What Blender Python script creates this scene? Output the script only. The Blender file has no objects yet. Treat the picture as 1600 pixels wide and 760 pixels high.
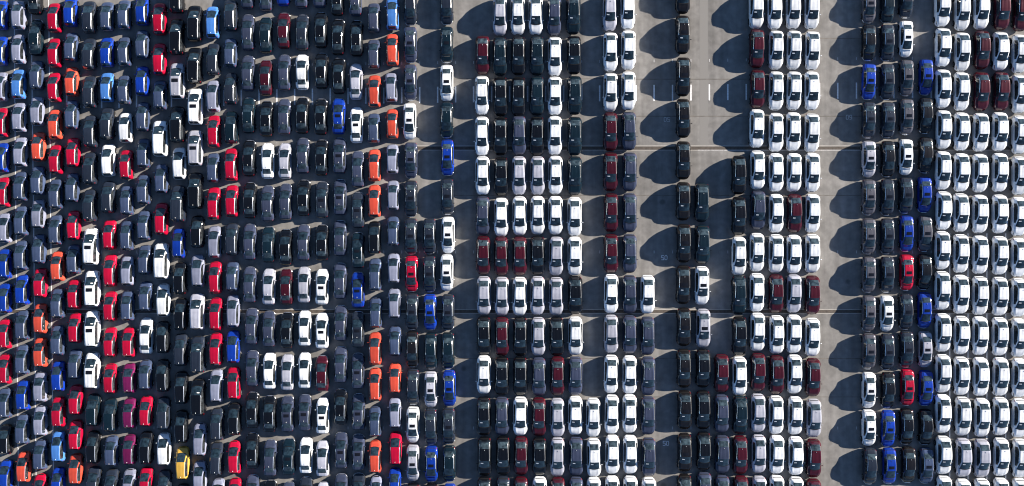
import bpy, bmesh, math, random
from mathutils import Vector
R = math.radians
rnd = random.Random(7)
C = bpy.context.scene.collection
SC = bpy.context.scene

# ---------------------------------------------------------------- camera, light
PPM = 13.0            # photo pixels per metre on the ground
H = 98.0              # camera height
PX, PY = 785.0, 330.0 # pixel under the camera
def gx(px): return (px - 800) / PPM
def gy(py): return (380 - py) / PPM
cam_d = bpy.data.cameras.new('camera'); cam = bpy.data.objects.new('camera', cam_d); C.objects.link(cam)
cam.location = (gx(PX), gy(PY), H)
cam_d.sensor_fit = 'HORIZONTAL'; cam_d.sensor_width = 36
cam_d.lens = 36 * H / (1600 / PPM)
cam_d.shift_x = (800 - PX) / 1600
cam_d.shift_y = (PY - 380) / 1600
cam_d.clip_end = 2000; cam_d.clip_start = 1
SC.camera = cam

SUN_EL, SUN_AZ = R(17.5), math.atan2(22, 60)      # sun stands to the right, a little up the picture
sd = bpy.data.lights.new('sun', 'SUN'); sd.energy = 5.0; sd.angle = R(0.5); sd.color = (1.0, 0.90, 0.78)
sun = bpy.data.objects.new('sun', sd); C.objects.link(sun)
S = Vector((math.cos(SUN_AZ) * math.cos(SUN_EL), math.sin(SUN_AZ) * math.cos(SUN_EL), math.sin(SUN_EL)))
sun.rotation_euler = S.to_track_quat('Z', 'Y').to_euler(); sun.location = S * 100
w = bpy.data.worlds.new('World'); SC.world = w; w.use_nodes = True
nt = w.node_tree; bg = nt.nodes['Background']
sky = nt.nodes.new('ShaderNodeTexSky'); sky.sky_type = 'NISHITA'; sky.sun_disc = False
sky.sun_elevation = SUN_EL; sky.sun_rotation = math.pi / 2 - SUN_AZ
sky.air_density = 0.8; sky.dust_density = 0.1; sky.ozone_density = 3.0
nt.links.new(sky.outputs[0], bg.inputs[0]); bg.inputs[1].default_value = 0.05
vs = SC.view_settings; vs.view_transform = 'Standard'; vs.look = 'None'; vs.exposure = 1.65; vs.gamma = 1; vs.use_curve_mapping = False
SC.cycles.use_denoising = True; SC.cycles.filter_width = 1.1

# ---------------------------------------------------------------- materials
def mat(name, col, rough=0.5, metal=0.0, coat=0.0, spec=0.5):
    m = bpy.data.materials.new(name); m.use_nodes = True
    b = m.node_tree.nodes['Principled BSDF']
    b.inputs['Base Color'].default_value = (*col, 1); b.inputs['Roughness'].default_value = rough
    b.inputs['Metallic'].default_value = metal; b.inputs['Coat Weight'].default_value = coat
    b.inputs['Coat Roughness'].default_value = 0.04; b.inputs['Specular IOR Level'].default_value = spec
    return m
def noisy(m, scale, lo, hi, detail=4, obj=False, dist=0.0):
    """multiply the base colour by a procedural noise between lo and hi"""
    t = m.node_tree; b = t.nodes['Principled BSDF']
    col = tuple(b.inputs['Base Color'].default_value)
    tc = t.nodes.new('ShaderNodeTexCoord'); n = t.nodes.new('ShaderNodeTexNoise')
    n.inputs['Scale'].default_value = scale; n.inputs['Detail'].default_value = detail; n.inputs['Distortion'].default_value = dist
    mr = t.nodes.new('ShaderNodeMapRange'); mr.inputs[1].default_value = 0.3; mr.inputs[2].default_value = 0.7
    mr.inputs[3].default_value = lo; mr.inputs[4].default_value = hi
    mx = t.nodes.new('ShaderNodeMix'); mx.data_type = 'RGBA'; mx.blend_type = 'MULTIPLY'; mx.inputs[0].default_value = 1
    if obj:   # a different patch on every car: dust on paint, painted glare on glass
        oi = t.nodes.new('ShaderNodeObjectInfo'); ad = t.nodes.new('ShaderNodeVectorMath'); ad.operation = 'ADD'
        ml = t.nodes.new('ShaderNodeMath'); ml.operation = 'MULTIPLY'; ml.inputs[1].default_value = 60
        t.links.new(oi.outputs['Random'], ml.inputs[0]); t.links.new(tc.outputs['Object'], ad.inputs[0]); t.links.new(ml.outputs[0], ad.inputs[1])
        t.links.new(ad.outputs[0], n.inputs['Vector'])
    else: t.links.new(tc.outputs['Object'], n.inputs['Vector'])
    t.links.new(n.outputs['Fac'], mr.inputs[0])
    src = b.inputs['Base Color'].links
    if src: t.links.new(src[0].from_socket, mx.inputs[6])
    else: mx.inputs[6].default_value = col
    out = mr.outputs[0]
    if obj:   # and a slightly different tone
        m2 = t.nodes.new('ShaderNodeMapRange'); m2.inputs[3].default_value = .86; m2.inputs[4].default_value = 1.12
        mm = t.nodes.new('ShaderNodeMath'); mm.operation = 'MULTIPLY'
        t.links.new(oi.outputs['Random'], m2.inputs[0]); t.links.new(out, mm.inputs[0]); t.links.new(m2.outputs[0], mm.inputs[1]); out = mm.outputs[0]
    t.links.new(out, mx.inputs[7]); t.links.new(mx.outputs[2], b.inputs['Base Color'])
    return mr
PAINT = {  # code: (name, linear base colour, metallic)
 'W': ('white', (.70, .735, .775), 0), 'S': ('silver', (.38, .395, .47), .1), 'A': ('pale silver grey', (.215, .235, .325), .1), 'G': ('blue grey', (.045, .066, .128), .1),
 'V': ('gunmetal grey', (.038, .048, .086), .1), 'D': ('dark grey', (.015, .021, .035), .0), 'X': ('steel grey', (.070, .072, .090), .1), 'K': ('black', (.003, .0038, .006), 0),
 'N': ('brown black', (.007, .0065, .0075), .0),
 'T': ('dark teal', (.0035, .012, .020), 0), 'R': ('red', (.37, .003, .028), .05), 'O': ('orange', (.50, .062, .036), .05),
 'B': ('blue', (.005, .034, .29), .1), 'L': ('light blue', (.06, .19, .52), .1), 'M': ('maroon', (.046, .0045, .011), .1),
 'P': ('plum', (.12, .008, .060), .1), 'Y': ('yellow', (.58, .35, .06), .05)}
paint = {}
for k, (n, c, mt) in PAINT.items():
    m = mat('paint_' + n.replace(' ', '_'), c, 0.5, mt, 1.0, .05)
    noisy(m, 1.6, .86, 1.06, 5, obj=True); paint[k] = m
glass = mat('car_glass', (.007, .014, .020), 0.05, 0, 0.8)
rear_glass = mat('rear_glass', (.018, .028, .034), 0.06, 0, 0.8)  # paler base: sky reflection on the sloped rear pane painted in
glint_metal = mat('glint_metal', (.80, .81, .84), 0.25, 0.85)  # for strips added to draw the bright highlights along roof edges
side_glass = mat('side_glass', (.012, .014, .016), 0.08, 0, 0.4)
roof_glass = mat('roof_glass', (.006, .006, .008), 0.10, 0, 0.5)
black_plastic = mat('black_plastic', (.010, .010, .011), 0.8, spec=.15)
tyre = mat('tyre_rubber', (.010, .010, .010), 0.85)
rim_m = mat('alloy_rim', (.35, .36, .38), 0.35, 0.8)
lamp_m = mat('headlamp_glass', (.045, .05, .06), 0.10, 0.3, 0.8)
tail_m = mat('tail_lamp_red', (.28, .005, .012), 0.18, 0, 0.8)
chrome = mat('chrome_trim', (.70, .71, .74), 0.22, 0.9)
paper_m = mat('paper_slip', (.85, .85, .83), 0.7)
rubber = mat('fin_plastic', (.80, .80, .82), 0.25)
for m in (glass, rear_glass, side_glass): noisy(m, 2.6, .35, 2.9, 4, obj=True)  # mottling paints sky glare and blotchy reflections into the glass colour
# ---------------------------------------------------------------- mesh helpers
def link(name, me, parent=None, mats=(), loc=(0, 0, 0)):
    for m in mats: me.materials.append(m)
    o = bpy.data.objects.new(name, me); C.objects.link(o); o.location = loc
    if parent: o.parent = parent
    return o
def mesh_from(name, verts, faces, smooth=True, mi=None, flat=()):
    me = bpy.data.meshes.new(name); me.from_pydata(verts, [], faces); me.update()
    for i, p in enumerate(me.polygons):
        p.use_smooth = smooth and i not in flat
        if mi: p.material_index = mi[i]
    return me
def bm_box(bm, x0, x1, y0, y1, z0, z1):
    v = [bm.verts.new((x, y, z)) for z in (z0, z1) for y in (y0, y1) for x in (x0, x1)]
    for f in ((0, 2, 3, 1), (4, 5, 7, 6), (0, 1, 5, 4), (2, 6, 7, 3), (0, 4, 6, 2), (1, 3, 7, 5)): bm.faces.new([v[i] for i in f])
def bm_done(bm, name, smooth=False):
    bmesh.ops.recalc_face_normals(bm, faces=bm.faces)
    me = bpy.data.meshes.new(name); bm.to_mesh(me); bm.free()
    for p in me.polygons: p.use_smooth = smooth
    return me
def ss(a, b, t):
    t = max(0, min(1, (t - a) / (b - a))); return t * t * (3 - 2 * t)
def curve(pts, t):
    for (a, va), (b, vb) in zip(pts, pts[1:]):
        if t <= b: return va + (vb - va) * max(0, (t - a)) / (b - a)
    return pts[-1][1]

# ---------------------------------------------------------------- the car shapes
# t runs from the nose (0) to the tail (1); every profile is in metres
SHAPES = {
 'suv': dict(L=4.42, W=1.70, rw=.635, ws=(.265, .44), rg=(.750, .900), sg=(.33, .84), pillars=(.50, .68), front_t=.16, rear_t=.82,
    top=[(0, .42), (.015, .58), (.05, .76), (.12, .92), (.20, 1.00), (.265, 1.04), (.44, 1.50), (.50, 1.545), (.60, 1.57), (.70, 1.56), (.75, 1.54), (.90, 1.24), (.955, .98), (.985, .70), (1, .46)],
    belt=[(0, .40), (.015, .55), (.05, .72), (.12, .86), (.25, .95), (.6, .99), (.92, .99), (.97, .80), (1, .44)],
    wid=[(0, .44), (.010, .61), (.030, .77), (.065, .88), (.11, .95), (.17, 1), (.3, .985), (.5, .98), (.7, .99), (.82, 1), (.90, .96), (.945, .89), (.98, .75), (1, .54)], zlow=.26, clad=1, rwr=.80),
 'sedan': dict(L=4.12, W=1.55, rw=.565, ws=(.235, .415), rg=(.725, .87), sg=(.30, .80), pillars=(.50, .69), front_t=.17, rear_t=.82,
    top=[(0, .40), (.015, .53), (.05, .68), (.12, .85), (.18, .90), (.235, .93), (.415, 1.30), (.47, 1.345), (.56, 1.36), (.66, 1.34), (.725, 1.30), (.87, 1.05), (.90, 1.02), (.96, .98), (.985, .76), (1, .46)],
    belt=[(0, .38), (.015, .50), (.05, .65), (.12, .79), (.25, .85), (.6, .88), (.85, .96), (.95, .92), (.98, .76), (1, .44)],
    wid=[(0, .44), (.010, .60), (.030, .75), (.065, .87), (.11, .945), (.18, 1), (.3, .985), (.5, .98), (.7, .99), (.83, 1), (.91, .96), (.955, .89), (.985, .78), (1, .62)], zlow=.22, clad=1, rwr=.80),
 'hatchback': dict(L=3.33, W=1.47, rw=.545, ws=(.205, .41), rg=(.915, .985), sg=(.29, .88), pillars=(.50, .70), front_t=.18, rear_t=.80,
    top=[(0, .48), (.015, .70), (.05, .80), (.12, .90), (.17, .94), (.205, .96), (.41, 1.40), (.47, 1.44), (.6, 1.46), (.75, 1.44), (.86, 1.40), (.915, 1.36), (.985, .92), (1, .72)],
    belt=[(0, .46), (.05, .74), (.12, .83), (.25, .88), (.6, .92), (.92, .98), (.98, .86), (1, .70)],
    wid=[(0, .66), (.014, .80), (.04, .90), (.09, .965), (.17, 1), (.3, .985), (.5, .98), (.7, .99), (.84, 1), (.93, .96), (.97, .91), (.99, .84), (1, .76)], zlow=.22, clad=1, rwr=.86),
 'large_suv': dict(L=4.14, W=1.66, rw=.63, ws=(.20, .395), rg=(.93, .985), sg=(.28, .92), pillars=(.46, .66), front_t=.17, rear_t=.80,
    top=[(0, .66), (.015, .84), (.05, .96), (.12, 1.06), (.17, 1.09), (.20, 1.11), (.395, 1.60), (.46, 1.65), (.6, 1.67), (.75, 1.66), (.88, 1.63), (.93, 1.58), (.985, 1.05), (1, .78)],
    belt=[(0, .62), (.05, .86), (.12, .95), (.25, 1.02), (.6, 1.05), (.92, 1.08), (.98, .95), (1, .74)],
    wid=[(0, .66), (.012, .82), (.035, .92), (.08, .97), (.16, 1), (.3, .985), (.5, .985), (.7, .99), (.84, 1), (.93, .975), (.97, .93), (.99, .87), (1, .80)], zlow=.26, clad=1, rwr=.86),
}
def car_mesh(kind):
    P = SHAPES[kind]; L, W = P['L'], P['W'] / 2
    marks = sorted(set([0, .004, .012, .025, .045, .075, .11, .15, .19, P['ws'][0] - .014, P['ws'][0], P['ws'][1], .5, .56, .62, .68, .74,
                        P['rg'][0], P['rg'][1], 0.95, .966, .976, .99, .997, 1.0, P['sg'][0], P['sg'][1]] + [P['ws'][0] + (P['ws'][1] - P['ws'][0]) * k / 4 for k in (1, 2, 3)]
                       + [P['rg'][0] + (P['rg'][1] - P['rg'][0]) * k / 3 for k in (1, 2)] + [x for p in P['pillars'] for x in (p - .006, p + .006)] + [.80, .86]))
    st = [marks[0]]
    for t in marks[1:]:
        if t - st[-1] > .0035: st.append(t)
    roofz = max(z for _, z in P['top'])
    rings = []
    for t in st:
        w_ = W * curve(P['wid'], t); zb = curve(P['belt'], t); zt = max(curve(P['top'], t), zb + .02); zl = P['zlow']
        endf = min(1, min(t, 1 - t) / .03)
        c = max(0, min(1, (zt - zb - .07) / (roofz - 1.0))) if P['ws'][0] <= t <= P['rg'][1] + .001 else 0
        # roof line tapers towards the tail
        rw = P['rw'] * (1 - (1 - P['rwr']) * ss(.45, .95, t) * .75)
        if P['ws'][0] < t < P['ws'][1] + 1e-6: c = (t - P['ws'][0]) / (P['ws'][1] - P['ws'][0]); c = c ** .8
        if P['rg'][0] < t <= P['rg'][1] + 1e-6:
            k = (t - P['rg'][0]) / (P['rg'][1] - P['rg'][0]); x6 = rw + (.80 * w_ - rw) * k * .55; c = 1 - k
        else: x6 = .84 * w_ + (rw - .84 * w_) * c
        if t > P['rg'][1]: x6 = .80 * w_
        h = zt - zb; pil = 1.6 if P['ws'][0] - .01 < t < P['ws'][1] + .01 else 1.0
        ridge = .022 * (ss(.03, .08, t) * (1 - ss(P['ws'][0] - .04, P['ws'][0] - .02, t)) + (ss(P['rg'][1], P['rg'][1] + .02, t) * (1 - ss(.97, .99, t)) if kind == 'sedan' else 0))
        rib = .016 * ss(P['ws'][1], P['ws'][1] + .04, t) * (1 - ss(P['rg'][0] - .04, P['rg'][0] - .01, t)) * (1 if kind in ('suv', 'large_suv') else .4)
        z6 = zb + .03 * (1 - c) * min(1, h / .1) + (h) * (.88 * c + .45 * (1 - c))
        pts = [(.86 * w_, zl), (.96 * w_, zl + .07), (1.0 * w_, zl + .26), (1.0 * w_, max(zb - .20, zl + .28)), (.975 * w_, zb - .06), (.93 * w_ if c > .0 else .915 * w_, zb + .005),
               (x6, z6), (x6 - .030 * pil, zb + h * (.945 * c + .62 * (1 - c))), (x6 - .060 * pil, zb + h * (.975 * c + .74 * (1 - c)) + ridge), (x6 * .64, zb + h * .985 + ridge * .3), (x6 * .54, zb + h * .990 - rib), (x6 * .30, zt + .004 - rib), (0, zt + .006 - rib * .6)]
        def bow(x):
            q = 1 - min(1, (x / W)) ** 2
            f = 0
            if t < .12: f = .13 * (1 - t / .12)
            if t > .93: f = -.08 * (t - .93) / .07
            if P['ws'][0] - .05 < t < P['ws'][1] + .02: f = max(f, .22 - .16 * (t - P['ws'][0]) / (P['ws'][1] - P['ws'][0]))
            if abs(t - P['rg'][1]) < .03 or abs(t - P['rg'][0]) < .02: f = min(f, -.03)
            return f * q
        half = [(x, L / 2 - t * L + bow(x), max(z, zl)) for x, z in pts]
        rings.append(half)
    n = len(rings[0]); full = [[(-x, y, z) for x, y, z in r] + [(x, y, z) for x, y, z in reversed(r[:-1])] for r in rings]
    m = len(full[0])           # 2n-1 points over the car; index j and m-1-j mirror each other
    groups = {}
    def put(g, *q): groups.setdefault(g, []).append(q)
    for i in range(len(st) - 1):
        tm = (st[i] + st[i + 1]) / 2
        for j in range(m - 1):
            jj = min(j, m - 2 - j); side = 0 if j < n - 1 else 1
            q = ((i, j), (i, j + 1), (i + 1, j + 1), (i + 1, j))
            g = ('body', 0)
            if jj <= P['clad'] - 1: g = ('body', 1)
            if P['ws'][0] <= tm <= P['ws'][1] and jj >= 8: g = ('windshield', 0)
            elif jj == 6 and P['ws'][1] <= tm <= P['sg'][1] + .02: g = ('edge_glint', side)  # added strip standing in for the glint along the roof edge
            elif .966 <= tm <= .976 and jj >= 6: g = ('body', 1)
            elif P['ws'][0] - .014 <= tm < P['ws'][0] and jj >= 6: g = ('body', 1)
            elif P['rg'][0] <= tm <= P['rg'][1] and jj >= 8: g = ('rear_window', 0)
            elif jj == 5 and P['sg'][0] <= tm <= P['sg'][1]:
                g = ('side_window', side)
                if any(abs(tm - p) < .006 for p in P['pillars']): g = ('body', 1)
            elif .022 <= tm <= .12 and jj in (4,): g = ('headlight', side)
            elif .95 <= tm <= .976 and jj in (4,): g = ('tail_light', side)
            elif tm < .012 and jj >= 9: g = ('grille', 0)
            put(g, *q)
    def build(gs, name, mats_of=None):
        idx, verts, faces, mi = {}, [], [], []
        for g in gs:
            for q in groups.get(g, []):
                f = []
                for k in q:
                    if k not in idx: idx[k] = len(verts); verts.append(full[k[0]][k[1]])
                    f.append(idx[k])
                faces.append(f[::-1]); mi.append(mats_of[g] if mats_of else 0)
        flat = []
        if name == 'body':     # nose, tail and underside caps
            for r in (full[0], full[-1]):
                b = len(verts); verts.extend(r); flat.append(len(faces)); faces.append([b + k for k in range(m)]); mi.append(1 if r is full[0] else 0)
            b = len(verts)
            for r in full: verts.extend([r[0], r[-1]])
            for i in range(len(full) - 1):
                flat.append(len(faces)); faces.append([b + 2 * i, b + 2 * i + 1, b + 2 * i + 3, b + 2 * i + 2]); mi.append(1)
        return mesh_from(kind + '_' + name, verts, faces, True, mi, set(flat))
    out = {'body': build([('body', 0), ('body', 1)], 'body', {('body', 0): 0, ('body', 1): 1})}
    for g in (('windshield', 0), ('rear_window', 0), ('grille', 0)): out[g] = build([g], g[0])
    for gname in ('side_window', 'headlight', 'tail_light', 'edge_glint'):
        for s in (0, 1): out[(gname, s)] = build([(gname, s)], gname)
    # height of the roof at t for things on it
    return out, P
def wheel_mesh(r=.31, wd=.20):
    bm = bmesh.new()
    prof = [(-wd / 2, r * .55), (-wd / 2, r * .93), (-wd / 2 + .03, r), (wd / 2 - .03, r), (wd / 2, r * .93), (wd / 2, r * .64), (wd / 2 - .035, r * .60), (wd / 2 - .02, r * .22), (wd / 2 - .02, .001)]
    N = 20; rows = [[bm.verts.new((x, rr * math.cos(2 * math.pi * k / N), rr * math.sin(2 * math.pi * k / N))) for k in range(N)] for x, rr in prof]
    for a in range(len(rows) - 1):
        for k in range(N):
            f = bm.faces.new((rows[a][k], rows[a][(k + 1) % N], rows[a + 1][(k + 1) % N], rows[a + 1][k])); f.material_index = 1 if a >= 5 and (a != 6 or k % 4 < 2) else 0
    bm.faces.new(rows[0][::-1])
    return bm_done(bm, 'wheel')
def arch_mesh(r=.37):
    bm = bmesh.new(); N = 14
    o = [bm.verts.new((0, r * math.cos(math.pi * k / N), r * math.sin(math.pi * k / N))) for k in range(N + 1)]
    o2 = [bm.verts.new((.02, (r - .012) * math.cos(math.pi * k / N), (r - .012) * math.sin(math.pi * k / N))) for k in range(N + 1)]
    bm.faces.new(o2)
    for k in range(N): bm.faces.new((o[k], o[k + 1], o2[k + 1], o2[k]))
    return bm_done(bm, 'wheel_arch')
def mirror_mesh(s):
    bm = bmesh.new(); bmesh.ops.create_icosphere(bm, subdivisions=2, radius=1)
    for v in bm.verts:
        v.co.x = v.co.x * .115 + s * .11; v.co.y = v.co.y * (.055 if v.co.y > 0 else .03); v.co.z *= .065
    bm_box(bm, min(0, -s * .10), max(0, -s * .10), -.02, .02, -.05, -.02)
    return bm_done(bm, 'side_mirror', True)
def fin_mesh():
    bm = bmesh.new()
    a = [bm.verts.new(p) for p in ((0, .08, 0), (.032, -.05, 0), (-.032, -.05, 0), (0, -.045, .05), (0, -.015, .042))]
    for f in ((0, 1, 2), (0, 4, 1), (0, 2, 4), (1, 4, 3), (2, 3, 4), (1, 3, 2)): bm.faces.new([a[i] for i in f])
    return bm_done(bm, 'antenna_fin', True)
WHEEL, FIN, ARCH = wheel_mesh(), fin_mesh(), arch_mesh()
MIR = {s: mirror_mesh(s) for s in (-1, 1)}

def make_proto(kind):
    out, P = car_mesh(kind); L, W = P['L'], P['W'] / 2
    root = bpy.data.objects.new(kind, None); root.empty_display_size = .3
    parts = []
    def add(name, me, mats, loc=(0, 0, 0), rot=(0, 0, 0), painted=False):
        if not me.materials:
            for m in mats: me.materials.append(m)
        o = bpy.data.objects.new(name, me); o.location = loc; o.rotation_euler = rot
        if painted: o.material_slots[0].link = 'OBJECT'; o.material_slots[0].material = mats[0]
        parts.append(o); return o
    Z = lambda t: curve(P['top'], t)
    Y = lambda t: L / 2 - t * L
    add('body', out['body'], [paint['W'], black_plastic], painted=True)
    add('windshield', out[('windshield', 0)], [glass]); add('rear_window', out[('rear_window', 0)], [rear_glass])
    add('grille', out[('grille', 0)], [chrome if kind == 'sedan' else black_plastic])
    for s in (0, 1):
        add('side_window', out[('side_window', s)], [side_glass]); add('edge_glint', out[('edge_glint', s)], [glint_metal], painted=True)
        add('headlight', out[('headlight', s)], [lamp_m]); add('tail_light', out[('tail_light', s)], [tail_m])
    for s in (-1, 1):
        m = add('side_mirror', MIR[s], [paint['W']], (s * W * .93, Y(P['ws'][0] + .07), curve(P['belt'], .3) + .05), painted=True)
        for t in (P['front_t'], P['rear_t']):
            add('wheel', WHEEL, [tyre, rim_m], (s * (W - .115), Y(t), .31), (0, 0, 0 if s > 0 else math.pi))
            add('wheel_arch', ARCH, [black_plastic], (s * (W - .012), Y(t), .32), (0, 0, 0 if s > 0 else math.pi))
    ft = P['rg'][0] - .035
    add('antenna_fin', FIN, [rubber], (0, Y(ft), Z(ft) + .004))
    # a slim bright moulding round the lower nose
    bm = bmesh.new(); N = 16; pr = []
    for k in range(N + 1):
        a = -1 + 2 * k / N; x = a * W * .90; y = L / 2 + .145 - .10 * abs(a) ** 2 - .30 * abs(a) ** 4
        pr.append((x, y))
    z0 = P['zlow'] + (.16 if kind == 'sedan' else .08); vs_ = []
    for x, y in pr: vs_.append([bm.verts.new(p) for p in ((x, y + .02, z0), (x, y + .015, z0 + .07), (x, y - .07, z0 + .07), (x, y - .07, z0))])
    for a, b in zip(vs_, vs_[1:]):
        for k in range(4): bm.faces.new((a[k], a[(k + 1) % 4], b[(k + 1) % 4], b[k]))
    bm.faces.new(vs_[0]); bm.faces.new(vs_[-1][::-1])
    add('front_bumper', bm_done(bm, kind + '_front_bumper', True), [chrome if kind == 'sedan' else paint['W']], painted=(kind != 'sedan'))
    # paper slip lying on the dashboard side of the windscreen
    if kind in ('suv', 'large_suv'):
        bm = bmesh.new(); t0, t1 = P['ws'][1] - .080, P['ws'][1] - .056
        z0, z1 = Z(t0 + .024) + .016, Z(t1 + .022) + .016
        v = [bm.verts.new(p) for p in ((.13, Y(t0) + .05, z0), (.43, Y(t0) + .035, z0 - .004), (.43, Y(t1) + .035, z1 - .004), (.13, Y(t1) + .05, z1))]
        bm.faces.new(v); add('paper_slip', bm_done(bm, kind + '_slip'), [paper_m])
    # sunroof, used only on the cars that have one
    t0 = {'suv': .47, 'sedan': .46, 'hatchback': .5, 'large_suv': .455}[kind]; dt = .085
    bm = bmesh.new(); xs = [-.37, -.2, 0, .2, .37]
    if kind == 'large_suv': xs = [x * 1.15 for x in xs]; dt = .10
    if kind == 'sedan': xs = [x * .86 for x in xs]
    top = [[bm.verts.new((x, Y(t), Z(t) + .022 - .05 * (abs(x) / .5) ** 2)) for x in xs] for t in (t0, t0 + dt / 2, t0 + dt)]
    for a, b in zip(top, top[1:]):
        for k in range(4): bm.faces.new((a[k], a[k + 1], b[k + 1], b[k]))
    ex = bmesh.ops.extrude_face_region(bm, geom=bm.faces[:])
    for e in ex['geom']:
        if isinstance(e, bmesh.types.BMVert): e.co.z -= .05
    sr = bpy.data.objects.new('sunroof', bm_done(bm, kind + '_sunroof')); sr.data.materials.append(roof_glass)
    return root, parts, sr
PROTO = {k: make_proto(k) for k in SHAPES}
def place(kind, x, y, up, code, roofed, label, group, scale=1.0):
    root, parts, sr = PROTO[kind]
    r = root.copy(); C.objects.link(r)
    r.location = (x, y, 0); r.rotation_euler = (0, 0, (0 if up else math.pi) + R(rnd.gauss(0, .4))); q = rnd.uniform(.99, 1.01); r.scale = ((1 if scale == 1 else 1.03) * q, scale * rnd.uniform(.99, 1.01), rnd.uniform(.985, 1.015))
    r['label'] = label; r['category'] = KIND_WORD[kind]; r['group'] = group
    for p in parts + ([sr] if roofed else []):
        c = p.copy(); c.parent = r; C.objects.link(c)
        if c.material_slots and c.material_slots[0].link == 'OBJECT': c.material_slots[0].material = glint_metal if p.name.startswith('edge_glint') and code not in 'WSA' else paint[code]
    return r
KIND_WORD = {'suv': 'SUV', 'sedan': 'sedan', 'hatchback': 'hatchback', 'large_suv': 'large SUV'}
# ---------------------------------------------------------------- the ground
asphalt = mat('asphalt', (.232, .226, .218), 0.92, 0, 0, .2)
noisy(asphalt, 1.3, .82, 1.12, 9); noisy(asphalt, .05, .80, 1.12, 4); noisy(asphalt, .25, .84, 1.08, 6, dist=2.0)
def ground_stains(m):
    t = m.node_tree; b = t.nodes['Principled BSDF']
    src = b.inputs['Base Color'].links[0].from_socket
    tc = t.nodes.new('ShaderNodeTexCoord'); mp = t.nodes.new('ShaderNodeMapping'); mp.inputs['Scale'].default_value = (.9, .06, 1)
    n = t.nodes.new('ShaderNodeTexNoise'); n.inputs['Scale'].default_value = 1; n.inputs['Detail'].default_value = 5
    t.links.new(tc.outputs['Object'], mp.inputs[0]); t.links.new(mp.outputs[0], n.inputs['Vector'])
    v = t.nodes.new('ShaderNodeTexVoronoi'); v.inputs['Scale'].default_value = .16; v.feature = 'F1'
    t.links.new(tc.outputs['Object'], v.inputs['Vector'])
    mr = t.nodes.new('ShaderNodeMapRange'); mr.inputs[1].default_value = .35; mr.inputs[2].default_value = .65; mr.inputs[3].default_value = .80; mr.inputs[4].default_value = 1.08
    t.links.new(n.outputs['Fac'], mr.inputs[0])
    m2 = t.nodes.new('ShaderNodeMapRange'); m2.inputs[1].default_value = .04; m2.inputs[2].default_value = .075; m2.inputs[3].default_value = .6; m2.inputs[4].default_value = 1
    t.links.new(v.outputs['Distance'], m2.inputs[0])
    mm = t.nodes.new('ShaderNodeMath'); mm.operation = 'MULTIPLY'; t.links.new(mr.outputs[0], mm.inputs[0]); t.links.new(m2.outputs[0], mm.inputs[1])
    mx = t.nodes.new('ShaderNodeMix'); mx.data_type = 'RGBA'; mx.blend_type = 'MULTIPLY'; mx.inputs[0].default_value = 1
    t.links.new(src, mx.inputs[6]); t.links.new(mm.outputs[0], mx.inputs[7]); t.links.new(mx.outputs[2], b.inputs['Base Color'])
ground_stains(asphalt)
white_line = mat('line_paint', (.86, .87, .88), 0.7); noisy(white_line, 6, .72, 1.0, 4)
worn_line = mat('worn_paint', (.58, .57, .56), 0.8); noisy(worn_line, 5, .6, 1.0, 4)
grate_m = mat('drain_grating', (.085, .070, .058), 0.8); noisy(grate_m, 3, .6, 1.1, 4)
kerb_m = mat('drain_edge', (.42, .40, .37), 0.8); noisy(kerb_m, 2, .75, 1.0, 4)
seam_m = mat('joint_filler', (.13, .118, .105), 0.9); noisy(seam_m, 1.2, .6, 1.3, 4)
def structure(name, me, m):
    o = link(name, me, mats=[m]); o['kind'] = 'structure'; return o
bm = bmesh.new(); S_ = 700
bm.faces.new([bm.verts.new(p) for p in ((-S_, -S_, 0), (S_, -S_, 0), (S_, S_, 0), (-S_, S_, 0))])
structure('ground', bm_done(bm, 'ground'), asphalt)
def strips(name, rects, m, z):
    bm = bmesh.new()
    for x0, y0, x1, y1 in rects:
        bm.faces.new([bm.verts.new(p) for p in ((gx(x0), gy(y1), z), (gx(x1), gy(y1), z), (gx(x1), gy(y0), z), (gx(x0), gy(y0), z))])
    return structure(name, bm_done(bm, name), m)
K = [(-14, -2), (-11, 77), (0, 377), (7, 571.6), (13, 740), (20, 937), (23, 1022), (28, 1166), (33, 1309), (38, 1455), (43, 1600), (46, 1687)]
lx = lambda k: curve(K, k)
cy = lambda x: curve([(0, 159), (440, 152), (700, 148), (1080, 145), (1320, 142), (1700, 139)], x)
stall, ticks = [], []
for k in range(-10, 46):
    x = lx(k); y = cy(x)
    stall.append((x - 1.1, y - 12.5, x + 1.1, y + 12.5))
    for ty in (y - 50, 394, 669): ticks.append((x - .6, ty - 2.2, x + .6, ty + 2.2))
strips('parking_lines', stall, white_line, .004)
strips('parking_line_ticks', ticks, mat('faded_paint', (.45, .45, .45), .8), .004)
long_ = []
for a, b in ((22, 29), (49, 57), (76, 84)):     # long lines of the left lanes, drifting a little
    for i in range(14):
        y0, y1 = -20 + i * 60, 40 + i * 60; x = a + (b - a) * i / 13; long_.append((x - .7, y0, x + .7, y1))
for x in (1484, 1512.5, 1542, 1571.5, 1601): long_.append((x - .8, 365, x + .8, 790))
strips('lane_lines', long_, white_line, .004)
strips('ground_joints', [(985, 123.4, 1170, 124.6), (985, 181.3, 1345, 182.5), (700, 123, 985, 124), (1170, 60, 1345, 61), (985, 620, 1345, 621), (690, 305, 1345, 306), (690, 560, 1345, 561)], seam_m, .0045)
strips('repair_band', [(1093, -60, 1106, 229)], worn_line if False else mat('patched_asphalt', (.195, .190, .182), .9), .002)
strips('drain_channel', [(640, 229.2, 1700, 234.2), (-60, 484.6, 1700, 489.2)], grate_m, .008)
strips('drain_edge_strips', [(640, 227.6, 1700, 229.0), (640, 234.4, 1700, 235.6), (-60, 483.2, 1700, 484.4), (-60, 489.4, 1700, 490.5)], kerb_m, .008)
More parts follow.
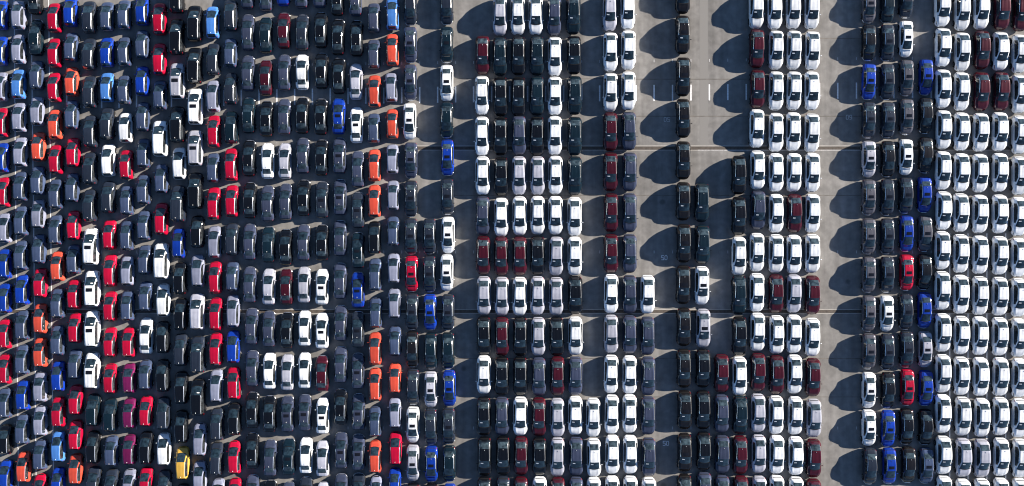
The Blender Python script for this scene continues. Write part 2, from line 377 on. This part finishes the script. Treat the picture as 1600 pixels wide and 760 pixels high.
strips('drain_edge_paint', [(1090, 234.3, 1345, 235.6)], worn_line, .012)
# painted bay numbers
SEG = {'5': [[(1, 1), (0, 1), (0, .55), (.7, .55), (1, .4), (1, .12), (.8, 0), (0, 0)]], '0': [[(.2, 0), (0, .2), (0, .8), (.2, 1), (.8, 1), (1, .8), (1, .2), (.8, 0), (.2, 0)]],
       '6': [[(.9, 1), (.3, 1), (0, .7), (0, .2), (.2, 0), (.8, 0), (1, .2), (1, .4), (.8, .55), (.05, .5)]]}
def number(txt, px, py, turned, m, hgt=.50, wid=.27):
    bm = bmesh.new(); th = .075
    for n_, ch in enumerate(txt):
        for line in SEG[ch]:
            P_ = [((n_ - .5) * (wid + .13) + (x - .5) * wid, (y - .5) * hgt) for x, y in line]
            for i, ((x0, y0), (x1, y1)) in enumerate(zip(P_, P_[1:])):
                d = math.hypot(x1 - x0, y1 - y0); ux, uy = (x1 - x0) / d * th / 2, (y1 - y0) / d * th / 2; z = .0045 + .0004 * i
                q = [(x0 - ux - uy, y0 - uy + ux), (x0 - ux + uy, y0 - uy - ux), (x1 + ux + uy, y1 + uy - ux), (x1 + ux - uy, y1 + uy + ux)]
                if turned: q = [(-a, -b) for a, b in q]
                bm.faces.new([bm.verts.new((gx(px) + a, gy(py) + b, z)) for a, b in q])
    structure('bay_number_marking', bm_done(bm, 'bay_number'), m)
number('50', 1038, 403, False, white_line); number('50', 1040.5, 693, False, white_line); number('50', 1042, 187, True, worn_line); number('60', 1326.5, 183.5, True, worn_line)
# ---------------------------------------------------------------- every car of the lot, column by column
# (block, kind, facing up?, "x y colour[flags]; ...") in photo pixels; flags: r sunroof, l longer hatchback, m large SUV, s sedan
COLS = [
('L','hatchback',1,"1 24 B;1 80 B;1 136 S;2 192 R;3 247 B;5 301 R;7 357 S;7 413 B;7 467 B;7 523 R;7 578 R;7 631 G;8 688 K;9 744 B"),
('L','hatchback',1,"29 24 S;29 77 S;29 132 L;30 184 S;32 238 S;32 292 G;33 346 G;33 400 G;35 454 B;35 509 G;35 563 G;36 619 B;35 672 G;37 731 O"),
('L','hatchback',1,"55 -5 Ks;56 59 Ts;57 118 G;58 174 S;60 230 O;59 283 G;60 335 S;61 390 G;63 443 R;63 499 O;63 552 O;63 606 S;63 659 S;63 712 G;63 766 R"),
('L','hatchback',1,"85 28 R;85 83 R;85 137 R;86 195 O;87 250 R;87 304 G;87 360 G;90 417 O;90 475 G;90 533 G;91 589 B;91 645 R;91 699 L;91 755 B"),
('L','hatchback',1,"110 19 B;111 74 G;112 128 O;112 180 G;114 239 R;113 294 G;115 353 R;115 406 G;116 461 R;117 514 R;117 570 G;118 626 R;118 681 R;118 734 O"),
('L','hatchback',1,"139 27 Dl;139 85 Dl;140 144 Dl;141 206 Dl;140 264 Dl;140 322 Dl;142 386 Wmr;144 452 Wmr;144 515 Wmr;144 580 Wmr;145 642 Tl;145 700 Kl;146 756 Dl"),
('L','hatchback',1,"167 26 G;167 82 B;167 137 L;167 194 Dl;169 251 Wl;169 309 Dl;171 368 R;172 424 Rl;172 480 R;172 536 R;172 593 R;172 650 Tl;174 706 G;174 760 Dl"),
('L','hatchback',1,"194 23 G;194 81 G;194 141 G;196 200 W;197 258 R;198 314 G;198 369 G;199 424 S;199 479 G;201 536 R;202 592 P;202 647 P;202 704 P;202 758 S"),
('L','hatchback',1,"222 17 B;222 70 G;222 127 B;223 183 G;224 240 G;224 297 G;225 353 G;226 407 G;227 464 G;228 526 Ws;227 587 G;228 644 R;228 701 Kl;228 755 R"),
('L','hatchback',1,"249 30 Rl;249 93 Rl;250 149 G;250 217 Wm;252 280 G;252 343 Rl;252 409 Wm;255 470 Wl;254 528 Kl;254 588 Kl;255 647 Dl;256 703 Wl;257 761 Dl"),
('L','hatchback',1,"276 -8 Km;276 58 Km;277 127 Smr;277 195 Km;280 256 Wl;278 319 Dm;279 381 B;281 436 Kl;282 492 Kl;282 548 Dl;283 607 Kl;283 668 Kl;285 725 Yl;285 781 D"),
('L','hatchback',1,"304 37 Km;304 103 Km;305 167 Wmr;305 232 Smr;305 299 Km;308 363 Kl;309 424 Sl;308 488 Sm;309 555 Dm;309 622 Km;312 688 Sl;312 747 Sl"),
('L','hatchback',1,"332 35 Ll;333 93 Dl;333 151 Sl;334 206 Rl;333 263 G;334 319 Rl;335 379 Sl;336 435 Rl;337 492 Rl;337 547 Rl;338 604 Sl;339 664 Dl;338 718 Dl;341 773 S"),
('L','hatchback',1,"360 24 Dl;360 83 G;360 139 Dl;361 200 Tl;361 258 Rl;362 315 Rl;362 375 Dl;363 433 G;364 487 Sl;364 543 Bl;365 600 Rl;366 656 Kl;366 716 Rl;367 772 R"),
('L','sedan',1,"386 -14 V;387 51 V;387 115 V;388 181 T;389 248 K;390 314 K;390 379 V;390 446 V;393 511 V;394 577 V;394 642 K;394 706 K;394 772 V"),
('L','sedan',1,"415 -11 V;415 55 T;415 122 M;416 186 K;418 252 W;418 319 V;419 383 T;420 449 S;420 515 V;421 581 W;421 648 K;422 717 V;422 780 K"),
('L','sedan',1,"442 -19 B;443 48 M;444 114 V;444 183 V;445 252 S;446 316 V;446 387 K;447 449 M;448 517 K;449 583 S;449 648 Vr;451 715 Tr;451 783 V"),
('L','sedan',1,"471 -15 V;472 51 D;472 113 W;472 181 K;473 244 V;474 310 K;474 380 V;475 446 S;476 514 W;476 580 W;476 646 Vr;478 713 W;478 775 D"),
('L','sedan',1,"499 -16 V;501 47 K;502 111 K;501 183 K;502 247 K;503 313 Dr;503 380 K;503 449 Wr;503 518 Wr;503 585 M;504 651 Wr;504 718 S;505 783 S"),
('L','sedan',1,"527 -4 K;528 58 K;529 119 K;529 182 Br;530 244 Vr;531 309 Vr;531 373 V;531 440 V;532 506 V;532 571 V;532 637 K;533 705 Vr;533 770 V"),
('L','sedan',1,"555 -3 V;557 60 K;556 128 S;557 196 Wr;559 265 V;559 329 Dr;559 392 Tr;559 454 Br;559 516 Dr;559 581 Vr;560 645 Vr;560 708 Vr;560 769 D"),
('L','hatchback',1,"584 28 V;584 85 V;585 143 Ol;584 201 G;585 259 Ol;585 315 Ol;585 372 Kl;586 430 Gl;587 490 G;586 546 Ol;586 602 Ol;586 660 G;586 715 Ol;588 769 S"),
('L','hatchback',1,"613 22 Ll;613 78 Ol;611 137 S;613 194 O;613 249 S;614 306 S;614 362 G;615 420 S;616 475 S;617 534 G;617 592 O;617 646 S;618 702 Rl;617 756 B"),
('L','sedan',0,"641 10 D;641 69 Vr;641 128 Vr;640 189 Wr;642 250 Vr;642 310 Dr;642 369 Dr;643 428 Rr;644 487 Dr;644 546 N;645 605 D;645 664 Wr;645 724 Sr;645 784 K"),
('L','sedan',0,"671 369 Dr;671 428 Dr;672 488 Br;673 549 T;673 609 Sr;673 667 D;674 726 Br;674 785 K"),
('L','sedan',0,"698 9 D;698 69 Tr;698 129 Wr;698 187 T;699 246 Br;699 307 Dr;700 367 Wr;698 426 Wr;700 488 Dr;700 548 T;702 607 Br;701 666 Dr;702 725 T;703 785 B"),
('M','suv',0,"754 85 M;753 148 W;753 212 W;754 274 W;754 337 V;755 399 M;756 462 S;756 525 K;756 586 W;756 651 K;757 714 K;757 776 K"),
('M','suv',0,"781 24 S;781 87 T;782 150 K;782 212 K;783 275 K;783 339 W;783 400 M;784 463 S;784 526 M;784 588 K;784 651 V;786 713 K;786 776 D"),
('M','suv',0,"809 23 W;810 86 K;810 150 K;811 211 V;811 274 S;812 337 W;812 400 M;812 463 W;813 526 K;813 588 K;813 651 W;814 713 M;814 776 M"),
('M','suv',0,"837 23 W;839 86 T;839 149 T;839 212 K;840 274 S;840 336 W;840 399 K;840 462 S;841 526 S;842 589 V;842 652 M;843 714 K;843 776 W"),
('M','suv',0,"866 24 V;867 87 W;867 149 W;867 211 W;868 273 W;868 336 W;869 400 S;869 463 S;870 526 K;871 588 M;871 653 S;871 715 S;872 777 M"),
('M','suv',0,"896 22 T;897 85 K;898 148 T;898 212 T;898 274 T;898 338 W;898 400 W;899 461 K;899 525 W;899 588 V;899 650 W;900 714 V;900 776 V"),
('M','suv',0,"927 653 W;928 716 W;928 777 W"),
('N','suv',0,"953 17 S;954 80 W;954 143 W;954 205 M;954 268 M;955 332 M;955 396 M;955 459 W;955 522 S;955 585 W;956 648 W;957 711 W;957 775 W"),
('N','suv',0,"981 14 W;982 77 W;982 141 W;983 204 V;984 268 V;984 332 V;984 396 V;984 460 V;984 523 V;984 586 W;984 647 W;985 711 W;985 775 W"),
('N','suv',0,"1012 460 W;1012 525 V;1013 588 V;1013 650 V;1014 715 V;1014 777 W"),
('F','suv',0,"1067 -10 N;1067 53 Nr;1068 119 Nr;1068 184 Nr;1068 250 Nr;1068 314 Nr;1069 380 Nr;1068 445 Nr;1069 511 Nr;1069 576 Nr;1070 641 Nr;1070 708 Nr;1070 772 N"),
('F','suv',0,"1097 316 T;1098 382 T;1097 446 Wr;1099 513 Sr;1099 576 K;1099 641 K;1100 706 K;1101 769 V"),
('F','suv',0,"1128 584 M;1128 647 V;1129 711 V;1129 774 V"),
('F','suv',0,"1155 273 K;1155 337 K;1155 400 W;1155 461 T;1156 525 K;1156 588 W;1157 649 T;1157 712 M;1158 775 M"),
('F','suv',0,"1182 13 W;1183 75 M;1184 138 M;1183 200 W;1184 265 W;1185 328 V;1183 394 W;1183 457 W;1184 519 W;1185 582 M;1185 646 S;1186 710 S;1187 775 S"),
('F','suv',0,"1211 14 W;1213 77 W;1213 141 W;1213 206 W;1213 269 W;1213 333 W;1213 396 W;1213 459 M;1214 523 W;1214 586 M;1213 649 W;1214 711 W;1214 774 W"),
('F','suv',0,"1240 14 W;1241 77 W;1241 141 W;1240 205 W;1241 269 W;1242 333 M;1241 397 W;1241 459 S;1241 522 W;1242 585 W;1243 650 W;1244 713 W;1244 776 W"),
('F','suv',0,"1269 14 W;1270 78 W;1269 141 W;1269 207 W;1270 269 W;1270 333 W;1270 396 W;1270 461 M;1270 527 W;1271 590 M;1272 654 S;1272 717 M;1272 779 M"),
('G','sedan',0,"1358 7 Vr;1358 66 K;1358 127 Br;1358 187 Dr;1358 248 Sr;1358 308 Vr;1358 369 Vr;1358 429 Vr;1358 490 Vr;1358 549 Vr;1358 610 Wr;1358 669 Wr;1360 729 D"),
('G','sedan',0,"1387 7 T;1387 66 Dr;1387 127 Dr;1388 187 Dr;1388 248 K;1387 308 Dr;1387 369 Dr;1387 429 Dr;1386 490 Wr;1387 550 Dr;1388 610 K;1388 670 Br;1390 729 Br"),
('G','sedan',0,"1416 -1 D;1416 60 Wr;1417 121 Vr;1417 182 Vr;1416 245 Wr;1416 305 Dr;1417 365 Br;1417 426 Rr;1416 487 Dr;1417 546 Dr;1418 606 Rr;1417 667 K;1420 727 N"),
('G','sedan',0,"1447 120 Br;1447 180 K;1447 242 N;1445 304 Br;1446 365 Vr;1445 425 K;1445 485 Br;1446 546 Sr;1447 607 Br;1447 668 K;1448 728 Gr"),
('H','suv',0,"1473 10 W;1474 73 W;1474 138 W;1475 202 W;1474 266 W;1475 329 W;1473 391 W;1473 454 W;1474 520 W;1474 584 W;1474 647 W;1475 712 W;1476 775 W"),
('H','suv',0,"1504 16 W;1504 80 W;1503 142 W;1503 205 W;1503 269 W;1502 332 W;1502 396 W;1502 460 W;1503 524 W;1503 588 W;1505 651 W;1506 716 S;1506 780 W"),
('H','suv',0,"1534 14 W;1535 77 M;1534 142 M;1533 206 W;1532 270 W;1532 334 W;1532 398 W;1532 462 W;1532 525 W;1533 589 W;1535 653 W;1535 717 S;1535 779 W"),
('H','suv',0,"1566 15 M;1564 79 W;1565 142 M;1563 205 W;1563 269 W;1563 334 W;1563 399 W;1563 463 W;1563 526 W;1564 589 W;1564 651 W;1565 715 W;1565 778 W"),
('H','suv',0,"1596 17 M;1594 83 W;1594 146 W;1594 210 W;1594 274 W;1593 338 W;1593 402 W;1593 465 W;1593 528 W;1594 591 W;1594 654 W;1595 717 W;1595 779 W"),
]
BLOCK = {'L': 'the wide left block', 'M': 'the seven column middle block', 'N': 'the narrow three column block', 'F': 'the eight column block right of it',
         'G': 'the four column sedan block', 'H': 'the far right block'}
BLOCK = {'L': 'far left block', 'M': 'second block', 'N': 'third block', 'F': 'fourth block', 'G': 'fifth block', 'H': 'far right block'}
GROUPS = {'L': 'cars packed in the far left block', 'M': 'cars in the second block from the left', 'N': 'cars in the narrow third block', 'F': 'cars in the fourth block',
          'G': 'sedans in the fifth block', 'H': 'SUVs in the far right block'}
ORD = 'zeroth first second third fourth fifth sixth seventh eighth ninth tenth eleventh twelfth thirteenth fourteenth fifteenth sixteenth seventeenth eighteenth nineteenth twentieth'.split()
def ordn(n): return ORD[n] if n <= 20 else 'twenty-' + ORD[n - 20]
CARS = []
ncol = {}
for block, kind, up, s in COLS:
    if block == 'G': s = s.replace('V', 'X')
    if kind == 'hatchback': s = ';'.join(t.replace('S', 'A', 1) if t.split()[2][0] == 'S' and 'm' not in t.split()[2] else t for t in s.split(';'))
    ncol[block] = ncol.get(block, 0) + 1
    for i, tok in enumerate(s.split(';')):
        px, py, cf = tok.split(); code, fl = cf[0], cf[1:]
        k = 'sedan' if 's' in fl else 'large_suv' if 'm' in fl else kind
        CARS.append(dict(block=block, col=ncol[block], row=i + 1, n=len(s.split(';')), kind=k, up=up, px=float(px), py=float(py), code=code, roof='r' in fl, long='l' in fl))
for c in CARS:
    same = [d for d in CARS if d['block'] == c['block'] and d['col'] == c['col']]
    nb = [d for d in same if abs(d['row'] - c['row']) == 1 and d['row'] < c['row']]
    col_n = ncol[c['block']]; word = PAINT[c['code']][0]
    one = [d for d in CARS if d['code'] == c['code'] and d['kind'] == c['kind']]
    lab = f"{word} {KIND_WORD[c['kind']]}" + (' with dark sunroof' if c['roof'] else '')
    if c['code'] == 'Y': lab = 'yellow hatchback, the only yellow car on the whole lot'
    else:
        lab += f", {ordn(c['row'])} car down in {ordn(c['col'])} column of {BLOCK[c['block']]}"
    c['label'] = lab
SIDE_K = {'suv': .82, 'sedan': .75, 'hatchback': .78, 'large_suv': .85}
for c in CARS:
    k = SIDE_K[c['kind']] / H
    qx = PX + (c['px'] - PX) * (1 - k); qy = PY + (c['py'] - PY) * (1 - k)
    place(c['kind'], gx(qx), gy(qy), c['up'], c['code'], c['roof'], c['label'], GROUPS[c['block']], 1.09 if c['long'] else 1.0)
